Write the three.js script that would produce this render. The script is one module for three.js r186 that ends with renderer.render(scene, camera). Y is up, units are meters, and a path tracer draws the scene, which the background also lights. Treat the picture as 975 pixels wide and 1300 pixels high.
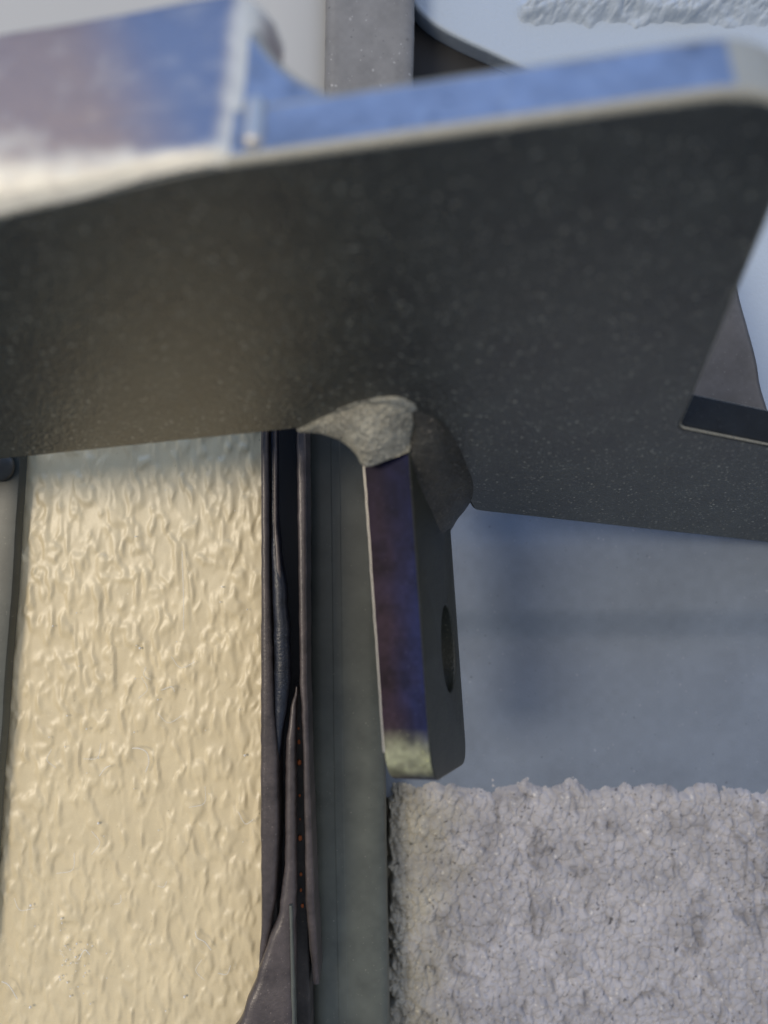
import * as THREE from 'three';
import { mergeGeometries, mergeVertices, toCreasedNormals } from 'three/addons/utils/BufferGeometryUtils.js';

// ------------------------------------------------------------------ camera, sky, sun, exposure
const scene = new THREE.Scene();
const EYE = 1.2;                                   // metres above the ground
const VFOV = 69;
const camera = new THREE.PerspectiveCamera(VFOV, 768 / 1024, 0.004, 60);
camera.position.set(0, EYE, 0);
camera.lookAt(0, EYE, -1);
camera.focus = 0.164;
camera.userData.fStop = 25.5 / 3.1;                // lens opening of about 3 mm
scene.add(camera);

const SKY_W = 512, SKY_H = 256;
{
  const data = new Float32Array(SKY_W * SKY_H * 4);
  const sm = (a, b, x) => { const t = Math.min(1, Math.max(0, (x - a) / (b - a))); return t * t * (3 - 2 * t); };
  for (let r = 0; r < SKY_H; r++) {
    const el = ((r + 0.5) / SKY_H - 0.5) * 180;
    const hz = 1 - sm(14, 46, el), up = sm(30, 88, el);
    const c = [0.38 + 0.7 * hz - 0.12 * up, 0.68 + 0.32 * hz - 0.14 * up, 1.3 - 0.38 * hz - 0.12 * up];
    for (let k = 0; k < SKY_W; k++) {
      const o = (r * SKY_W + k) * 4;
      data[o] = c[0]; data[o + 1] = c[1]; data[o + 2] = c[2]; data[o + 3] = 1;
    }
  }
  const t = new THREE.DataTexture(data, SKY_W, SKY_H, THREE.RGBAFormat, THREE.FloatType);
  t.mapping = THREE.EquirectangularReflectionMapping; t.magFilter = THREE.LinearFilter; t.minFilter = THREE.LinearFilter;
  t.needsUpdate = true;
  scene.background = t; scene.environment = t;
}
const sun = new THREE.DirectionalLight(new THREE.Color(1, 0.88, 0.71), 1.75);
sun.position.set(-0.62, EYE + 0.09, 0.82); sun.target.position.set(0, EYE, -0.16);
sun.castShadow = true; sun.shadow.radius = 36; sun.shadow.mapSize.set(2048, 2048);
Object.assign(sun.shadow.camera, { left: -0.4, right: 0.4, top: 0.4, bottom: -0.4, near: 0.1, far: 3 });
scene.add(sun, sun.target);

const renderer = new THREE.WebGLRenderer({ antialias: true });
renderer.toneMapping = THREE.LinearToneMapping;
renderer.toneMappingExposure = 1.1;
renderer.shadowMap.enabled = true; renderer.shadowMap.type = THREE.PCFSoftShadowMap;
renderer.setSize(768, 1024);

// ------------------------------------------------------------------ helpers (lengths in millimetres until the mesh is made)
let seed = 7;
const rnd = () => { seed = (seed * 1664525 + 1013904223) >>> 0; return seed / 4294967296; };
const hash = (x, y, s = 0) => { let h = Math.imul(x | 0, 374761393) + Math.imul(y | 0, 668265263) + Math.imul(s | 0, 2147483647 ^ 0x5bd1e995); h = Math.imul(h ^ (h >>> 13), 1274126177); h ^= h >>> 16; return (h >>> 0) / 4294967296; };
const wrap = (i, n) => (n ? ((i % n) + n) % n : i);
function vnoise(x, y, s = 0, per = 0) {
  const ix = Math.floor(x), iy = Math.floor(y), fx = x - ix, fy = y - iy, u = fx * fx * (3 - 2 * fx), v = fy * fy * (3 - 2 * fy);
  const h = (a, b) => hash(wrap(a, per), wrap(b, per), s);
  return (h(ix, iy) * (1 - u) + h(ix + 1, iy) * u) * (1 - v) + (h(ix, iy + 1) * (1 - u) + h(ix + 1, iy + 1) * u) * v;
}
const fbm = (x, y, s = 0, n = 4) => { let a = 0.5, t = 0, w = 0; for (let i = 0; i < n; i++) { t += a * vnoise(x, y, s + i * 17); w += a; x = x * 2.03 + 5.1; y = y * 2.03 + 1.7; a *= 0.5; } return t / w; };
function worley(x, y, s = 0) {
  const ix = Math.floor(x), iy = Math.floor(y); let d1 = 9, d2 = 9;
  for (let j = -1; j <= 1; j++) for (let i = -1; i <= 1; i++) {
    const px = ix + i + hash(ix + i, iy + j, s), py = iy + j + hash(ix + i, iy + j, s + 91), d = Math.hypot(px - x, py - y);
    if (d < d1) { d2 = d1; d1 = d; } else if (d < d2) d2 = d;
  }
  return [d1, d2];
}
const clamp = (x, a = 0, b = 1) => Math.min(b, Math.max(a, x));
const smooth = (a, b, x) => { const t = clamp((x - a) / (b - a)); return t * t * (3 - 2 * t); };

const F = 650 / Math.tan((VFOV / 2) * Math.PI / 180);
const V = (x, y, d) => new THREE.Vector3(x, y, -d);                          // right, up from eye height, away
const at = (px, py, d) => V((px - 487.5) / F * d, (650 - py) / F * d, d);     // a point at a known distance
const plateY = (d) => 67 - 0.4 * d;                                          // the bracket plate slopes away from the eye
const onPlate = (px, py, off = 0) => { const d = 67 / ((650 - py) / F + 0.4); return at(px, py, d).add(NU.clone().multiplyScalar(off)); };
const ES = new THREE.Vector3(0, -0.4, -1).normalize(), NU = new THREE.Vector3(1, 0, 0).cross(ES).normalize();
const SL = Math.hypot(1, 0.4);
const plateBasis = new THREE.Matrix4().makeBasis(new THREE.Vector3(1, 0, 0), ES, NU).setPosition(0, 67, 0);

function tag(o, label, category, group, kind) { if (label) o.userData.label = label; if (category) o.userData.category = category; if (group) o.userData.group = group; if (kind) o.userData.kind = kind; return o; }
function base(name, label, category, p) {                       // a Group at the thing's base
  const g = new THREE.Group(); g.name = name; g.position.set(p.x / 1000, EYE + p.y / 1000, p.z / 1000);
  scene.add(g); return tag(g, label, category);
}
function part(name, geo, mat, parent, label) {
  const m = new THREE.Mesh(geo, mat); m.name = name; m.castShadow = m.receiveShadow = true;
  geo.scale(0.001, 0.001, 0.001); geo.translate(0, EYE, 0);
  let p = parent; const off = new THREE.Vector3();
  while (p && p !== scene) { off.add(p.position); p = p.parent; }
  geo.translate(-off.x, -off.y, -off.z);
  (parent || scene).add(m);
  if (label) m.userData.label = label;
  return m;
}
function grid(nu, nv, f, uv) {                                   // f(u, v) -> Vector3
  const pos = [], uvs = [], idx = [];
  for (let j = 0; j <= nv; j++) for (let i = 0; i <= nu; i++) {
    const p = f(i / nu, j / nv); pos.push(p.x, p.y, p.z);
    if (uv) { const q = uv(i / nu, j / nv, p); uvs.push(q[0], q[1]); } else uvs.push(p.x, p.y);
  }
  for (let j = 0; j < nv; j++) for (let i = 0; i < nu; i++) { const a = j * (nu + 1) + i, b = a + 1, c = a + nu + 1, d = c + 1; idx.push(a, b, d, a, d, c); }
  const g = new THREE.BufferGeometry();
  g.setAttribute('position', new THREE.Float32BufferAttribute(pos, 3)); g.setAttribute('uv', new THREE.Float32BufferAttribute(uvs, 2));
  g.setIndex(idx); g.computeVertexNormals(); return g;
}
// a bar of changing width: rows [pixel row, left, right, distance]; rounded front, given depth
function strip(rows, thick, round, jitter = 0.12, sd = 1, n = 120) {
  const ys = rows.map((r) => r[0]);
  const val = (y, k) => {
    let i = 0; while (i < rows.length - 2 && y > ys[i + 1]) i++;
    const g = (a) => rows[clamp(a, 0, rows.length - 1)][k], t = clamp((y - ys[i]) / (ys[i + 1] - ys[i]));
    const p0 = g(i - 1), p1 = g(i), p2 = g(i + 1), p3 = g(i + 2), m1 = (p2 - p0) / 2, m2 = (p3 - p1) / 2;
    const h = t * t * (3 - 2 * t); return p1 + (p2 - p1) * (0.5 * h + 0.5 * t) + 0 * (m1 + m2);
  };
  const K = 11, ring = 2 * K;
  const pos = [], uvs = [], idx = [];
  for (let j = 0; j <= n; j++) {
    const y = ys[0] + (ys[ys.length - 1] - ys[0]) * j / n, d = val(y, 3), a = at(val(y, 1), y, d), b = at(val(y, 2), y, d);
    a.x += (fbm(y / 14, 3, sd, 3) - 0.5) * 2 * jitter; b.x += (fbm(y / 14, 9, sd + 5, 3) - 0.5) * 2 * jitter;
    const w = Math.max(0.05, b.x - a.x), r = Math.min(round, w / 2);
    for (let k = 0; k < ring; k++) {
      let x, z;
      if (k < K) { const t = k / (K - 1); const u = (t - 0.5) * 2; const s = Math.sign(u) * (1 - Math.pow(1 - Math.abs(u), 1.6)); x = a.x + w * (0.5 + 0.5 * s); const e = Math.min(x - a.x, b.x - x); z = e >= r ? 0 : r - Math.sqrt(Math.max(0, r * r - (r - e) * (r - e))); }
      else { const t = 1 - (k - K) / (K - 1); x = a.x + w * t; z = thick; }
      pos.push(x, a.y, -(d + z)); uvs.push(x, a.y);
    }
  }
  for (let j = 0; j < n; j++) for (let k = 0; k < ring; k++) { const a = j * ring + k, b = j * ring + (k + 1) % ring, c = a + ring, d = b + ring; idx.push(a, c, b, b, c, d); }
  for (let k = 1; k < ring - 1; k++) { idx.push(0, k, k + 1); const o = n * ring; idx.push(o, o + k + 1, o + k); }
  const g = new THREE.BufferGeometry();
  g.setAttribute('position', new THREE.Float32BufferAttribute(pos, 3)); g.setAttribute('uv', new THREE.Float32BufferAttribute(uvs, 2)); g.setIndex(idx);
  const dust = []; for (let i = 0; i < pos.length; i += 3) { const k = 0.72 + 0.8 * smooth(10, -105, pos[i + 1] + 50 * (fbm(pos[i] / 2.5, pos[i + 1] / 45, 201, 3) - 0.5)); dust.push(k, k * 0.995, k * 0.97); }   // shade and reflection painted in: dark high up, paler low down, streaky
  g.setAttribute('color', new THREE.Float32BufferAttribute(dust, 3));
  return toCreasedNormals(g, 0.9);
}
const curve = (pts) => new THREE.CatmullRomCurve3(pts, false, 'centripetal');
// a weld: a bulging skin between two seams with a back behind it
function weld(top, bottom, bulge, dir, sd, deep = 5, nu = 90, nv = 46) {
  const a = curve(top), b = curve(bottom), skin = (u, v, off) => {
    const p = a.getPoint(u).lerp(b.getPoint(u), v), e = 4 * v * (1 - v);
    const n = (fbm(p.x / 3 + 7, p.y / 3, sd, 3) - 0.5) * 0.8 + (fbm(p.x / 0.5, p.y / 0.5, sd + 2, 2) - 0.5) * 0.16 + Math.sin(u * 15 + v * 2.5) * 0.09;
    return p.addScaledVector(dir, (bulge * Math.sin(Math.PI * clamp(u * 0.9 + 0.05)) * e + n * Math.pow(e, 0.4)) * off[0] - off[1]);
  };
  const f = grid(nu, nv, (u, v) => skin(u, v, [1, 0])), k = grid(nu, 6, (u, v) => skin(1 - u, v, [0, deep]));
  const s1 = grid(nu, 1, (u, v) => skin(u, 0, [0, deep * (1 - v)])), s2 = grid(nu, 1, (u, v) => skin(u, 1, [0, deep * v]));
  return mergeGeometries([f, k, s1, s2]);
}
function tex(n, f, srgb, tileMM) {
  const data = new Uint8Array(n * n * 4);
  for (let y = 0; y < n; y++) for (let x = 0; x < n; x++) { const c = f(x, y), o = (y * n + x) * 4; for (let k = 0; k < 3; k++) data[o + k] = clamp(Array.isArray(c) ? c[k] : c) * 255; data[o + 3] = 255; }
  const t = new THREE.DataTexture(data, n, n); t.wrapS = t.wrapT = THREE.RepeatWrapping; t.magFilter = THREE.LinearFilter; t.minFilter = THREE.LinearMipmapLinearFilter; t.generateMipmaps = true;
  if (srgb) t.colorSpace = THREE.SRGBColorSpace; t.repeat.set(1 / tileMM, 1 / tileMM); t.needsUpdate = true; return t;
}
const sr = (l) => (l <= 0.0031308 ? 12.92 * l : 1.055 * Math.pow(l, 1 / 2.4) - 0.055);
const rgb = (r, g, b) => new THREE.Color().setRGB(r, g, b);

// ------------------------------------------------------------------ materials
function fleckMap(n, tile, baseC, fleckC, count, rMin, rMax, mottle, sd) {      // paint with lighter and darker flecks
  seed = sd; const f = new Float32Array(n * n);
  for (let i = 0; i < count; i++) {
    const x = rnd() * n, y = rnd() * n, r = (rMin + (rMax - rMin) * rnd() * rnd()) / tile * n, s = (rnd() < 0.72 ? 1 : -0.6) * (0.3 + 0.7 * rnd()), e = 1 + rnd(), th = rnd() * 3;
    for (let j = -Math.ceil(r * 2); j <= r * 2; j++) for (let k = -Math.ceil(r * 2); k <= r * 2; k++) {
      const a = (k * Math.cos(th) + j * Math.sin(th)), b = (-k * Math.sin(th) + j * Math.cos(th)) * e, q = Math.hypot(a, b) / r;
      if (q < 1) { const o = wrap(Math.round(y) + j, n) * n + wrap(Math.round(x) + k, n); f[o] += s * (1 - q * q); }
    }
  }
  const P = 12;
  return tex(n, (x, y) => {
    const m = 1 + mottle * ((vnoise(x / n * P, y / n * P, sd, P) + 0.6 * vnoise(x / n * 4 * P, y / n * 4 * P, sd + 3, 4 * P)) / 1.6 - 0.5) * 2 + 0.12 * (hash(x, y, sd) - 0.5), q = f[y * n + x];
    return [0, 1, 2].map((c) => sr(clamp(q > 0 ? baseC[c] * m + (fleckC[c] - baseC[c]) * Math.min(1, q) : baseC[c] * m * (1 + Math.max(-0.8, q)))));
  }, true, tile);
}
const peel = tex(1024, (x, y) => { const q = (s, p) => vnoise(x / 1024 * p, y / 1024 * p, s, p); return 0.45 * q(1, 90) + 0.35 * q(2, 180) + 0.2 * q(4, 340); }, false, 40);
const std = (o) => new THREE.MeshStandardMaterial(o);
const M = {
  plate: new THREE.MeshPhysicalMaterial({ ior: 2.15, map: fleckMap(2048, 70, [0.022, 0.026, 0.021], [0.36, 0.36, 0.3], 6500, 0.08, 0.42, 0.45, 11), roughness: 0.34, metalness: 0, bumpMap: peel, bumpScale: 0.00012 }),  // pale flecks painted in for the sparkle of the coat
  edge: std({ map: fleckMap(512, 60, [0.25, 0.28, 0.34], [0.34, 0.36, 0.4], 500, 0.3, 1.6, 0.3, 15), roughness: 0.45, metalness: 0.8, bumpMap: peel, bumpScale: 0.0001 }),
  rim: std({ color: rgb(0.31, 0.3, 0.25), roughness: 0.5, metalness: 0.3, bumpMap: peel, bumpScale: 0.00012 }),  // pale tone standing in for highlights along the edges
  edgeDark: new THREE.MeshPhysicalMaterial({ specularIntensity: 0.3, map: fleckMap(512, 40, [0.007, 0.009, 0.011], [0.05, 0.055, 0.06], 700, 0.08, 0.25, 0.3, 13), roughness: 0.65, bumpMap: peel, bumpScale: 0.0001 }),
  block: std({ vertexColors: true, roughness: 0.5, metalness: 0.25, bumpMap: peel, bumpScale: 0.00015 }),
  lugFace: new THREE.MeshPhysicalMaterial({ specularIntensity: 0.25, map: fleckMap(512, 40, [0.012, 0.0105, 0.026], [0.045, 0.04, 0.06], 500, 0.1, 0.25, 0.6, 21), vertexColors: true, roughness: 0.6, metalness: 0.05, bumpMap: peel, bumpScale: 0.00003 }),
  lugSide: std({ map: fleckMap(1024, 50, [0.019, 0.021, 0.015], [0.14, 0.14, 0.11], 1100, 0.08, 0.28, 0.35, 31), roughness: 0.45, metalness: 0.1, bumpMap: peel, bumpScale: 0.0001 }),
  wornGlint: std({ color: rgb(0.5, 0.47, 0.42), roughness: 0.4, metalness: 0.7 }),
  weld: std({ map: fleckMap(512, 30, [0.3, 0.29, 0.24], [0.85, 0.82, 0.7], 4200, 0.06, 0.2, 0.5, 41), roughness: 0.42, metalness: 0.2, bumpMap: peel, bumpScale: 0.0006 }),
  weldDark: std({ map: fleckMap(512, 30, [0.045, 0.043, 0.036], [0.25, 0.22, 0.19], 1500, 0.08, 0.25, 0.4, 43), roughness: 0.45, metalness: 0.2, bumpMap: peel, bumpScale: 0.0002 }),
  post: std({ vertexColors: true, map: fleckMap(1024, 60, [0.062, 0.067, 0.058], [0.22, 0.21, 0.18], 700, 0.08, 0.22, 0.2, 51), roughness: 0.4, metalness: 0.15, bumpMap: peel, bumpScale: 0.00001 }),
  upper: std({ map: fleckMap(512, 50, [0.15, 0.15, 0.15], [0.3, 0.3, 0.3], 300, 0.2, 0.6, 0.2, 53), roughness: 0.55 }),
  flange: std({ map: fleckMap(512, 40, [0.066, 0.054, 0.051], [0.17, 0.14, 0.125], 900, 0.1, 0.3, 0.4, 61), roughness: 0.36, metalness: 0.1, bumpMap: peel, bumpScale: 0.00004 }),
  dark: std({ color: rgb(0.008, 0.009, 0.012), roughness: 0.7 }),
  rubber: std({ map: fleckMap(512, 30, [0.014, 0.017, 0.026], [0.06, 0.07, 0.09], 500, 0.1, 0.4, 0.4, 71), roughness: 0.4, bumpMap: peel, bumpScale: 0.0001 }),
  groove: std({ map: fleckMap(512, 30, [0.03, 0.027, 0.025], [0.12, 0.09, 0.07], 700, 0.1, 0.3, 0.5, 73), roughness: 0.7 }),
  rust: std({ color: rgb(0.36, 0.1, 0.03), roughness: 0.85 }),
  cream: std({ map: fleckMap(1024, 90, [0.605, 0.505, 0.315], [0.82, 0.74, 0.55], 260, 0.1, 0.3, 0.07, 81), roughness: 0.37 }),
  stucco: std({ vertexColors: true, map: fleckMap(1024, 80, [0.305, 0.298, 0.312], [0.5, 0.48, 0.46], 1500, 0.15, 0.7, 0.26, 91), roughness: 0.8 }),
  band: std({ map: fleckMap(1024, 90, [0.125, 0.152, 0.195], [0.2, 0.22, 0.26], 500, 0.15, 0.5, 0.12, 95), roughness: 0.6, bumpMap: peel, bumpScale: 0.00006 }),
  board: std({ color: rgb(0.33, 0.39, 0.47), roughness: 0.6, bumpMap: peel, bumpScale: 0.00008 }),
  paleBoard: std({ color: rgb(0.38, 0.385, 0.38), roughness: 0.6 }),
  greyBar: std({ map: fleckMap(512, 40, [0.065, 0.065, 0.07], [0.13, 0.13, 0.13], 500, 0.1, 0.3, 0.25, 97), roughness: 0.42, metalness: 0.2 }),
  speck: std({ color: rgb(0.75, 0.72, 0.64), roughness: 0.7 }),
};

// ------------------------------------------------------------------ the setting
{
  const g = new THREE.PlaneGeometry(40, 40); g.rotateX(-Math.PI / 2);
  const m = new THREE.Mesh(g, std({ color: rgb(0.34, 0.33, 0.29), roughness: 0.9 })); m.name = 'ground'; m.receiveShadow = true;
  tag(m, null, null, null, 'structure'); scene.add(m);
}
const WALL = 193;
const wall = base('stucco_wall', 'grey rough stucco wall with smooth blue-grey band, right of the dark post', 'wall', V(40, -1200, 205));
{
  const box = new THREE.BoxGeometry(1400, 2300, 60); box.translate(60, -40, -(WALL + 40)); part('backing', box, M.dark, wall);
  // smooth band with a faint hollow running along it
  const b0 = at(470, 560, WALL), b1 = at(1190, 1010, WALL);
  part('smooth_band', grid(60, 90, (u, v) => {
    const y = b1.y + (b0.y - b1.y) * v, x = b0.x + (b1.x - b0.x) * u, r = 650 - y / WALL * F;
    const z = 2.6 * smooth(770, 815, r) * (1 - smooth(815, 900, r)) + 1.2 * smooth(700, 650, r) + 0.25 * (fbm(x / 9, y / 6, 4, 3) - 0.5) - 1.2 * smooth(900, 985, r);
    return new THREE.Vector3(x, y, -(WALL + z));
  }), M.band, wall, 'smooth blue-grey band above the rough stucco');
  const dirt = (g, sd, x0) => {                                  // grime caught in the cracks, a yellowish tint along the post
    const p = g.attributes.position, c = [];
    for (let i = 0; i < p.count; i++) {
      const x = p.getX(i), y = p.getY(i), k = smooth(0.86, 1, 1 - Math.abs(2 * fbm(x / 8, y / 13, sd + 21, 3) - 1)) * smooth(0.4, 0.7, fbm(x / 5, y / 5, 300, 2)), w = smooth(26, 2, x - x0 + 16 * (fbm(x / 7, y / 7, 301, 3) - 0.5)), d = (1 - 0.35 * k) * (1 - 0.75 * smooth(0.82, 0.87, fbm(x / 0.9, y / 0.9, 302, 2))) * (0.9 + 0.2 * fbm(x / 3, y / 3, 303, 3));
      c.push(d * (1 - 0.06 * w), d * (1 - 0.1 * w), d * (1 - 0.3 * w));
    }
    g.setAttribute('color', new THREE.Float32BufferAttribute(c, 3)); return g;
  };
  const coat = (x0, x1, y0, y1, step, sd, h) => grid(Math.round((x1 - x0) / step), Math.round((y1 - y0) / step), (u, v) => {
    const x = x0 + (x1 - x0) * u, y = y0 + (y1 - y0) * v; return new THREE.Vector3(x, y, -(WALL - h(x, y)));
  });
  const rough = (x, y, sd) => {
    const wx = x + 2.2 * (fbm(x / 3.2, y / 3.2, sd, 3) - 0.5), wy = y + 2.2 * (fbm(x / 3.2 + 40, y / 3.2, sd + 7, 3) - 0.5);
    const [p, q] = worley(wx / 1.9, wy / 2.3, sd), [p2] = worley(wx / 1.0, wy / 1.15, sd + 3);
    const big = fbm(x / 7, y / 7, sd + 11, 3), crack = smooth(0.95, 1, 1 - Math.abs(2 * fbm(wx / 8, wy / 13, sd + 21, 3) - 1));
    return 0.85 * (1 - 1.3 * p * p) * (0.55 + 0.9 * big) - 0.3 * (1 - smooth(0, 0.16, q - p)) + 0.36 * (1 - 1.2 * p2 * p2) + 0.9 * (big - 0.5) - 0.5 * crack;
  };
  const c0 = at(478, 1440, WALL), c1 = at(1180, 940, WALL), lx = at(493, 1000, WALL).x, ty = at(600, 978, WALL).y;
  part('stucco_coat', dirt(coat(c0.x, c1.x, c0.y, c1.y, 0.27, 5, (x, y) => {
    const eTop = ty - y + 6 * (fbm(x / 4.5, y / 4.5, 77, 2) - 0.5), eLeft = x - lx + 1.9 * (fbm(x / 2.6, y / 2.6, 88, 3) - 0.5) * 2;
    const in_ = smooth(-1.2, 6.5, eTop) * smooth(-0.5, 0.9, eLeft);
    const lump = 0.7 * smooth(5, 1.5, eLeft) * (worley(x / 2.4, y / 2.4, 12)[0] < 0.42 ? 1 : 0.2);
    return -1.4 + in_ * (3.2 + rough(x, y, 5) + lump * 0.5);
  }), 5, lx), M.stucco, wall, 'rough grey stucco coat with dark cracks');
  // board and stucco higher up, above the bracket
  const s = new THREE.Shape(), q = (px, py) => { const p = at(px, py, WALL - 3); return [p.x, p.y]; };
  s.moveTo(...q(514, -90)); s.lineTo(...q(516, -20)); s.bezierCurveTo(...q(524, 14), ...q(550, 32), ...q(620, 62)); s.lineTo(...q(760, 130)); s.lineTo(...q(800, 560)); s.lineTo(...q(1250, 560)); s.lineTo(...q(1250, -90)); s.closePath();
  const bg = new THREE.ExtrudeGeometry(s, { depth: 4, bevelEnabled: true, bevelSize: 1, bevelThickness: 1, bevelOffset: -1, bevelSegments: 3, curveSegments: 20 }); bg.translate(0, 0, -(WALL + 3));
  part('smooth_board', bg, M.board, wall, 'pale smooth board with rounded lower corner');
  const t0 = at(640, 48, WALL), t1 = at(1200, -90, WALL);
  part('stucco_coat', coat(t0.x, t1.x, t0.y, t1.y, 0.4, 9, (x, y) => {
    const e = smooth(0, 9, x - t0.x + 6 * (fbm(x / 4, y / 4, 33, 3) - 0.5)) * smooth(0, 8, y - t0.y + 4 * (fbm(x / 4, y / 4, 34, 3) - 0.4));
    return 1.2 + e * (3.2 + 0.7 * rough(x, y, 9)); }), M.board, wall);
}
// ------------------------------------------------------------------ cream panel
const panel = base('textured_panel', 'cream embossed panel with leather-like grain, left of the dark post', 'panel', at(170, 1300, 180));
{
  const p0 = at(-90, 1420, 180), p1 = at(350, 330, 180), st = 0.36;
  const grain = (x, y) => {
    const wx = x + 1.1 * (fbm(x / 3, y / 5, 3, 2) - 0.5) * 2 + y * 0.05, wy = y + 3 * (fbm(x / 5 + 20, y / 8, 4, 2) - 0.5);
    const a = fbm(wx / 1.6, wy / 3.9, 6, 2), b = vnoise(wx / 0.95 + 9, wy / 2.4, 8), c = vnoise(wx / 3.4 + 31, wy / 6.5, 19);
    return 0.9 * Math.pow(smooth(0.25, 0.85, a), 1.4) + 0.1 * b + 0.35 * c + 0.035 * fbm(x / 0.6, y / 0.6, 14, 2) + 0.6 * (fbm(x / 18, y / 18, 15, 2) - 0.5);
  };
  part('face', grid(Math.round((p1.x - p0.x) / st), Math.round((p1.y - p0.y) / st), (u, v) => {
    const x = p0.x + (p1.x - p0.x) * u, y = p0.y + (p1.y - p0.y) * v; return new THREE.Vector3(x, y, -(180 - 0.62 * grain(x, y)));
  }), M.cream, panel);
  const core = new THREE.BoxGeometry(p1.x - p0.x, p1.y - p0.y, 6); core.translate((p0.x + p1.x) / 2, (p0.y + p1.y) / 2, -184.2); part('core', core, M.cream, panel);
}
// ------------------------------------------------------------------ post with folded flange, and the strip beside the panel
const post = base('steel_post', 'dark green-grey smooth steel post with folded rusty flange in the middle', 'post', at(440, 1420, 180));
{
  part('face', strip([[480, 383, 492, 181], [700, 385, 491, 181], [1000, 388, 490, 181], [1440, 398, 497, 181]], 24, 2.2, 0.05, 3), M.post, post);
  part('ridge', strip([[480, 419, 431, 180.95], [900, 423, 435, 180.95], [1440, 432, 444, 180.95]], 1, 0.05, 0.05, 4), M.post, post);
  part('flange', strip([[480, 375, 388, 167], [620, 377, 389, 167], [860, 380, 390, 167], [900, 382.5, 391, 167], [970, 385, 393, 167], [1140, 387.5, 399, 168], [1190, 391, 402, 169.5], [1250, 397, 405, 171.6]], 10, 0.8, 0.12, 5), M.flange, post, 'thin brownish folded lip');
  part('flap', strip([[872, 376, 377.5, 169], [900, 368.5, 375.5, 167.6], [950, 362, 375, 167], [1100, 360.5, 375.5, 166.6], [1160, 354, 375, 166], [1200, 339, 375, 165.5], [1240, 326, 374, 165], [1290, 308, 373, 164], [1340, 280, 372, 163], [1440, 240, 372, 163]], 3, 1.4, 0.2, 6), M.flange, post, 'bent lip flaring out at the bottom');
  part('flap_ridge', strip([[1150, 367, 371, 165.3], [1250, 369, 374, 164.6], [1440, 372, 378, 163]], 3, 0.5, 0.1, 16), M.post, post);
  const g = part('groove', strip([[870, 374, 386, 172.5], [1440, 374, 396, 172.5]], 8, 0.4, 0.1, 7), M.groove, post, 'narrow dirty groove with rust spots');
  for (const [px, py, r] of [[380, 968, 0.5], [381, 1064, 0.5], [382, 1110, 0.34], [379.5, 942, 0.38], [382, 1130, 0.3], [384, 1150, 0.36], [380.5, 1010, 0.26], [381, 1040, 0.2], [379, 925, 0.25]]) {
    const s = new THREE.IcosahedronGeometry(r, 2); s.scale(1, 1.4, 0.6); const p = at(px, py, 171.9); s.translate(p.x, p.y, p.z); part('rust_spot', s, M.rust, post);
  }
  part('back', strip([[480, 332, 384, 177.4], [1440, 332, 384, 177.4]], 2, 0.2, 0, 8), M.dark, post);
}
const seal = base('edge_strip', 'narrow dark strip with bulging rubber seal beside the cream panel', 'edge strip', at(338, 1420, 172));
{
  part('lip', strip([[480, 330, 339, 166], [700, 331, 341, 166], [900, 330, 347, 166], [960, 330, 352, 166.2], [1050, 330, 353.5, 166.4], [1140, 331, 350, 166.8], [1170, 331, 345, 167], [1240, 328, 333, 168]], 9, 1.2, 0.12, 9), M.flange, seal);
  part('channel', strip([[480, 337, 347, 170], [800, 339, 350, 170], [1200, 340, 352, 170]], 5, 0.3, 0.05, 10), M.groove, seal);
  part('seal', strip([[480, 343, 350, 167.5], [640, 344, 351, 167.5], [700, 344, 355, 166.8], [750, 345, 362, 166], [800, 346, 366, 166], [860, 347, 367, 166], [900, 347, 363, 166.5], [940, 349, 357, 167.4], [985, 351, 353, 170]], 4.5, 2.2, 0.14, 11), M.rubber, seal, 'dark blue-black rubber seal bulging in the gap');
  part('seal_lip', strip([[480, 346, 351, 167], [660, 347, 351.5, 167], [720, 350, 356, 166.4], [760, 356, 359, 166.2]], 1, 0.4, 0.05, 12), M.flange, seal);
}
const up = base('upper_post', 'grey streaky steel post rising behind the bracket at the top', 'post', at(460, 330, 182));
{
  part('face', strip([[-120, 414, 528, 182], [330, 408, 522, 182]], 16, 2.2, 0.1, 13), M.upper, up);
  part('side_strip', strip([[-120, -160, 414, 186], [330, -160, 410, 186]], 10, 1.6, 0.1, 14), M.paleBoard, up);
  part('shadow_gap', strip([[-120, 505, 900, 196.5], [330, 505, 900, 196.5]], 3, 0.2, 0, 15), M.dark, up);
}
const lp = base('steel_post_001', 'dark steel post at the left edge of the cream panel', 'post', at(0, 1420, 168));
{
  part('face', strip([[470, -70, 36, 176], [585, -70, 28, 176], [700, -80, 21, 176], [900, -95, 7, 176], [1000, -100, -1, 176], [1440, -130, -36, 176]], 2.5, 1.4, 0.05, 17), M.post, lp);
  const s = new THREE.SphereGeometry(3.6, 32, 20); s.scale(1, 1, 0.4); const p = at(-1, 592, 175); s.translate(p.x, p.y, p.z); part('bolt_head', s, M.weldDark, lp);
}
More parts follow.
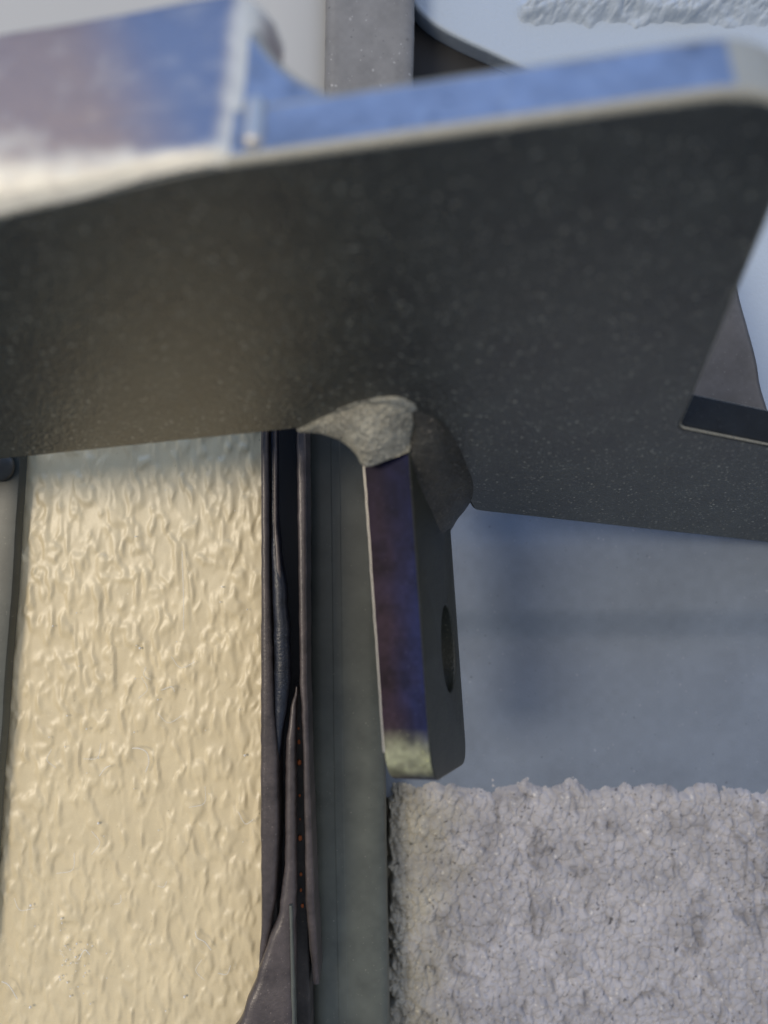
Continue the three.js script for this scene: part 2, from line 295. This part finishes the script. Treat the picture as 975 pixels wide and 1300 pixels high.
// ------------------------------------------------------------------ the bracket: thick plate, block, gusset, lug, welds
const br = base('lock_bracket', 'thick black steel bracket with a pierced hanging lug welded under it', 'bracket', onPlate(490, 560));
function roundedShape(pts) {                                         // [x, d, radius]
  const s = new THREE.Shape(), n = pts.length;
  pts.forEach(([x, d, r], i) => {
    const p = new THREE.Vector2(x, d * SL), a = pts[(i + n - 1) % n], b = pts[(i + 1) % n];
    const pa = new THREE.Vector2(a[0], a[1] * SL).sub(p).normalize(), pb = new THREE.Vector2(b[0], b[1] * SL).sub(p).normalize();
    const s0 = p.clone().addScaledVector(pa, r), s1 = p.clone().addScaledVector(pb, r);
    if (i) s.lineTo(s0.x, s0.y); else s.moveTo(s0.x, s0.y);
    if (r > 0.01) s.quadraticCurveTo(p.x, p.y, s1.x, s1.y);
  });
  s.closePath(); return s;
}
const TH = 8;
// faces of an extruded plate: flat sides keep their material, bevels and rounded corner get a painted pale highlight, cut faces deep inside a darker colour
function splitFaces(g, pick, kinds) {                                // groups by pick(normal, centre) -> material slot
  if (g.index) g = g.toNonIndexed();
  const p = g.attributes.position, lists = Array.from({ length: kinds }, () => []), a = new THREE.Vector3(), b = new THREE.Vector3(), c = new THREE.Vector3();
  for (let i = 0; i < p.count; i += 3) {
    a.fromBufferAttribute(p, i); b.fromBufferAttribute(p, i + 1); c.fromBufferAttribute(p, i + 2);
    const n = b.clone().sub(a).cross(c.clone().sub(a)).normalize();
    lists[pick(n, a.clone().add(b).add(c).divideScalar(3))].push(i, i + 1, i + 2);
  }
  g.setIndex(lists.flat()); g.clearGroups(); let o = 0; lists.forEach((l, k) => { g.addGroup(o, l.length, k); o += l.length; }); return g;
}
function splitRims(g, far) {
  const p = g.attributes.position, cap = [], rim = [], side = [], deep = [], a = new THREE.Vector3(), b = new THREE.Vector3(), c = new THREE.Vector3();
  for (let i = 0; i < p.count; i += 3) {
    a.fromBufferAttribute(p, i); b.fromBufferAttribute(p, i + 1); c.fromBufferAttribute(p, i + 2);
    const y = (a.y + b.y + c.y) / 3, n = b.clone().sub(a).cross(c.clone().sub(a)).normalize(), z = Math.abs(n.z);
    (z > 0.985 ? cap : z > 0.06 && y > far && far > 0 ? (z > 0.55 && z < 0.8 ? rim : deep) : z > 0.06 || (far > 0 && y < far && n.x > 0.03) ? rim : y > far ? deep : side).push(i, i + 1, i + 2);
  }
  g.setIndex([...cap, ...side, ...rim, ...deep]); g.clearGroups(); let o = 0;
  [cap, side, rim, deep].forEach((l, k) => { g.addGroup(o, l.length, k); o += l.length; });
}
{
  const nearD = (x) => 74.5 - 0.1558 * x;
  const pts = [[-120, nearD(-120) + 3.2, 0.01], [-52, nearD(-52) + 3.2, 6], [-19, nearD(-19), 3], [41, nearD(41), 11], [52, 130.5, 1.6], [112, 150.5, 0.01], [112, 191, 0.01], [20, 167, 2], [6, 127.2, 2], [-120, 152, 0.01]];
  const g = new THREE.ExtrudeGeometry(roundedShape(pts), { depth: TH - 2, bevelEnabled: true, bevelSize: 1, bevelThickness: 1, bevelOffset: -1, bevelSegments: 5, curveSegments: 14 });
  g.translate(0, 0, 1); splitRims(g, 108); g.applyMatrix4(plateBasis);
  part('plate', g, [M.plate, M.edge, M.rim, M.edgeDark], br);
  // thick block along the near edge on the left
  const yaw = Math.atan(0.1558 * SL);
  const dir = new THREE.Vector3(Math.cos(yaw), -Math.sin(yaw), 0), nrm = new THREE.Vector3(Math.sin(yaw), Math.cos(yaw), 0);
  const front = nrm.clone().negate().transformDirection(plateBasis), D = 7.2, Hh = 28.5, RE = 5.5;
  const v2 = (x, y) => new THREE.Vector2(x, y);
  const pc = new THREE.SplineCurve([v2(D, Hh - 0.4), v2(4.6, Hh), v2(2.6, Hh - 0.5), v2(1, Hh - 2.4), v2(0.2, Hh - 6), v2(-0.1, Hh - 10), v2(-0.1, 11), v2(0.15, 7.5), v2(0.9, 4), v2(2.2, 1.6), v2(3.8, 0.35), v2(5, 0.05), v2(D, 0.5)]).getSpacedPoints(64);
  const origin = new THREE.Vector3(-13.5, (nearD(-13.5) - 0.9) * SL, 0), len = 100, cols = [];
  const bg = grid(170, 64, (u, v) => {
    const l = len * (1 - Math.pow(1 - u, 1)), e = Math.max(0, l - (len - RE)) / RE, q = pc[Math.round(v * 64)], back = 1 - Math.sqrt(Math.max(0, 1 - e * e));
    const wob = (fbm(l / 5, q.y / 5, 61, 3) - 0.5) * 0.5, thin = smooth(34, 6, len - l), x = Math.min(D, (q.y < 7 && q.x < D - 0.3 ? q.x * (1 - thin) + (Math.max(-0.1, 1.2 - q.y) * (q.y < 1.2 ? 1 : 0)) * thin : q.x) + wob * (q.x < 4.5 ? 1 : 0.2)), drop = 1 - 0.12 * back;
    const wornGlint = clamp(smooth(10.5 - 8 * thin, 1.5 - 1.2 * thin, q.y + (5 - 3.5 * thin) * (fbm(l / 4, q.y / 2.5, 63, 3) - 0.5)) + 0.8 * smooth(Hh - 3.2, Hh - 0.5, q.y) + 1.15 * Math.sin(Math.PI * smooth(0.12, 1.0, e)) + 0.5 * (fbm(l / 2.2, q.y / 2.2, 65, 3) - 0.55));  // pale highlights painted along the bottom roll, top and right end
    const blue = smooth(21, 8, len - l - 0.45 * (q.y - 12)) * (1 - smooth(0.1, 0.6, e));  // sky reflection painted as blue towards the right end
    for (let k = 0; k < 3; k++) { const b = [0.25, 0.2, 0.19][k] * (1 - blue) + [0.13, 0.17, 0.27][k] * blue; cols.push(b * (1 - wornGlint) + [0.66, 0.63, 0.54][k] * wornGlint); }
    return origin.clone().addScaledVector(dir, l - len).addScaledVector(nrm, x + (D - x) * back).add(new THREE.Vector3(0, 0, q.y * drop)).applyMatrix4(plateBasis);
  }, (u, v) => [u * 100, v * 40]);
  bg.setAttribute('color', new THREE.Float32BufferAttribute(cols, 3));
  part('spacer_block', bg, M.block, br, 'tall rounded brown-tinted block with pale highlights painted on its edges along the near edge');
  // gusset sloping from the block down onto the plate
  const gs = new THREE.Shape(); gs.moveTo(-4, 1); gs.lineTo(-4, 24.5); gs.quadraticCurveTo(-0.4, 25, 0.8, 21.5); gs.quadraticCurveTo(5, 11, 13, TH - 0.5); gs.lineTo(12.5, TH - 1.5); gs.lineTo(2, 1); gs.closePath();
  const gg = new THREE.ExtrudeGeometry(gs, { depth: 4.4, bevelEnabled: true, bevelSize: 1.6, bevelThickness: 1.6, bevelOffset: -1.4, bevelSegments: 6, curveSegments: 12 });
  const mg = new THREE.Matrix4().makeBasis(dir, new THREE.Vector3(0, 0, 1), nrm.clone().negate()).setPosition(-15.5 + nrm.x * 5, (nearD(-15.5) + 1.5) * SL + nrm.y * 5, 0);
  gg.applyMatrix4(mg); gg.applyMatrix4(plateBasis); gg.deleteAttribute('normal');
  part('gusset', splitFaces(toCreasedNormals(gg, 0.7), (n) => (n.dot(front) > 0.95 ? 0 : 1), 2), [M.edge, M.rim], br);
  const wb = new THREE.CapsuleGeometry(1.1, 5, 8, 16); wb.rotateX(Math.PI / 2); wb.translate(-13.6, (nearD(-13.6) + 0.2) * SL, 5); wb.applyMatrix4(plateBasis);
  part('weld_bead', wb, M.wornGlint, br);
}
{
  // the lug: shape x -> away, shape y -> up, extruded across its thickness
  const D = 29, top = 21, bot = -49.2, T = 8.6, s = new THREE.Shape();
  s.moveTo(0, top); for (let i = 1; i <= 30; i++) s.lineTo(0, top + (bot + 9 - top) * i / 30); s.bezierCurveTo(0.1, bot + 4, 1.6, bot + 0.5, 7, bot); s.lineTo(D - 5, bot - 3.2); s.quadraticCurveTo(D, bot - 4.2, D, bot + 1.5); s.lineTo(D, top - 6); s.lineTo(D - 6, top); s.closePath();
  const h = new THREE.Path(); h.absellipse(19.3, -27.5, 5.6, 8.6, 0, Math.PI * 2, true); s.holes.push(h);
  const g = new THREE.ExtrudeGeometry(s, { depth: T - 0.8, bevelEnabled: true, bevelSize: 0.4, bevelThickness: 0.4, bevelOffset: -0.4, bevelSegments: 3, curveSegments: 28, steps: 12 });
  g.translate(0, 0, -(T - 0.8) / 2);
  const yaw = 17.6 * Math.PI / 180, roll = 4 * Math.PI / 180;
  const ax = new THREE.Vector3(Math.sin(yaw), 0, -Math.cos(yaw)), ay = new THREE.Vector3(Math.sin(-roll), Math.cos(roll), 0), az = ax.clone().cross(ay).normalize();
  const m = new THREE.Matrix4().makeBasis(ax, ay, az).setPosition(1.0, 0, -131);
  g.applyMatrix4(m);
  const inv = m.clone().invert();
  g.deleteAttribute('normal');
  const g1 = toCreasedNormals(g, 0.55), pp = g1.attributes.position, vc = [], vv = new THREE.Vector3();
  for (let i = 0; i < pp.count; i++) {                        // painted reflections: mauve to blue across the face, yellow-green highlight at the tip
    vv.fromBufferAttribute(pp, i).applyMatrix4(inv);
    const n = fbm(vv.z / 3 + 9, vv.y / 7, 71, 3) - 0.5, k = smooth(-3.5, 3, vv.z + 4 * n), low = smooth(8, -18, vv.y + 6 * n);
    const tip = smooth(bot + 11, bot + 5.5, vv.y + 3 * n) * smooth(bot + 0.2, bot + 4, vv.y) * (0.75 + 0.9 * (fbm(vv.z / 1.4, vv.y / 1.4, 72, 3) - 0.3)) * (vv.x < 7 ? 1 : 0);
    const a = [1.0 + 0.9 * low, 0.8 + 0.5 * low, 0.7 + 0.1 * low], b = [0.5 + 0.3 * low, 0.7 + 0.55 * low, 1.1 + 0.7 * low], t = [19, 22.5, 6];
    for (let c = 0; c < 3; c++) vc.push((a[c] * (1 - k) + b[c] * k) * (1 - tip) + t[c] * tip);
  }
  g1.setAttribute('color', new THREE.Float32BufferAttribute(vc, 3));
  const g2 = splitFaces(g1, (n, c) => { const q = c.clone().applyMatrix4(inv), k = n.clone().transformDirection(inv); return Math.abs(k.z) > 0.5 ? 0 : q.x > 9 ? 0 : 1; }, 2);
  const lug = part('lug', g2, [M.lugSide, M.lugFace], br, 'flat pierced lug hanging down with dark violet-blue front edge');
  const e = []; for (let i = 0; i <= 60; i++) { const y = 9.5 - i / 60 * 52; e.push(new THREE.Vector3(0.18, y, -T / 2 + 0.12 + (fbm(i / 2.3, 1, 8, 3) - 0.5) * 0.16).applyMatrix4(m)); }
  const tb = new THREE.TubeGeometry(new THREE.CatmullRomCurve3(e), 160, 0.2, 7);
  part('worn_edge', tb, M.wornGlint, lug, 'bright rubbed corner running down the lug');
  const toEye = new THREE.Vector3(-0.15, -0.35, 0.92).normalize();
  const P = onPlate;
  part('weld_bead', weld(
    [P(376, 545), P(400, 534), P(432, 520), P(470, 510), P(505, 512), P(528, 528), P(530, 545)],
    [at(380, 549, 131), at(408, 551, 130), at(436, 562, 129), at(452, 577, 128.5), at(462, 592, 128.5), at(495, 583, 128.5), at(519, 574, 129)], 1.3, toEye, 3), M.weld, br, 'grey lumpy weld at the top of the lug');
  part('weld_bead', weld([P(428, 519), P(470, 506), P(506, 504), P(529, 514)], [P(426, 529), P(470, 517), P(506, 518), P(530, 530)], 0.75, toEye, 9, 1.5), M.weld, br);
  part('weld_bead', weld(
    [at(516, 540, 129), at(520, 585, 131), at(532, 620, 136), at(548, 655, 143), at(562, 690, 150)],
    [P(524, 518), P(560, 536), P(588, 580), P(600, 630), P(573, 668)], 1.6, new THREE.Vector3(0.5, -0.4, 0.75).normalize(), 5, 6), M.weldDark, br, 'dark flaky weld on the far side of the lug');
}
// ------------------------------------------------------------------ bar standing in the corner of the plate
const bar = base('steel_bar', 'grey rounded steel bar standing behind the notch in the bracket', 'bar', at(900, 520, 160));
part('shaft', strip([[250, 800, 915, 158], [345, 830, 940, 158], [480, 850, 971, 158], [545, 860, 988, 158]], 10, 3, 0.05, 18), M.greyBar, bar);

// ------------------------------------------------------------------ dust and lint
{
  const parts = []; seed = 99;
  for (let i = 0; i < 46; i++) {
    const px = 12 + rnd() * 310, py = 600 + rnd() * 690, p = at(px, py, 178.9), r = rnd() < 0.12 ? 0.3 : 0.12 + 0.1 * rnd();
    const s = new THREE.IcosahedronGeometry(r, 1); s.translate(p.x, p.y, p.z); parts.push(s);
  }
  for (let i = 0; i < 40; i++) { const p = at(92 + (rnd() - 0.5) * 34, 1215 + (rnd() - 0.5) * 100, 178.9), s = new THREE.IcosahedronGeometry(0.1 + 0.14 * rnd(), 1); s.translate(p.x, p.y, p.z); parts.push(s); }
  const m = part('dust', mergeGeometries(parts), M.speck, scene); tag(m, 'pale dust specks stuck to the cream panel', 'dust', null, 'stuff');
  const fib = [];
  const hair = (pts, r) => fib.push(new THREE.TubeGeometry(curve(pts.map(([x, y], i) => at(x, y, 178.4 - 0.4 * Math.sin(i)))), 30, r, 5));
  hair([[168, 950], [176, 950], [186, 955], [189, 967], [185, 980]], 0.1); hair([[248, 1182], [250, 1190], [260, 1196], [268, 1206]], 0.1); hair([[100, 1218], [108, 1206], [114, 1212]], 0.1); hair([[205, 876], [218, 872], [222, 878]], 0.08); hair([[302, 1030], [312, 1046], [322, 1040]], 0.08);
  hair([[231, 700], [233, 760], [233, 800]], 0.07); hair([[126, 985], [134, 975], [140, 972]], 0.08); hair([[22, 1268], [10, 1250], [2, 1246]], 0.1);
  for (let i = 0; i < 14; i++) { const x = 20 + rnd() * 300, y = 840 + rnd() * 440, a = rnd() * 6, l = 8 + rnd() * 14; hair([[x, y], [x + l * Math.cos(a), y + l * Math.sin(a)], [x + l * 1.6 * Math.cos(a + 0.6), y + l * 1.6 * Math.sin(a + 0.6)]], 0.06); }
  tag(part('lint', mergeGeometries(fib), M.speck, scene), 'fine pale lint fibres clinging to the cream panel', 'lint', null, 'stuff');
}
renderer.render(scene, camera);
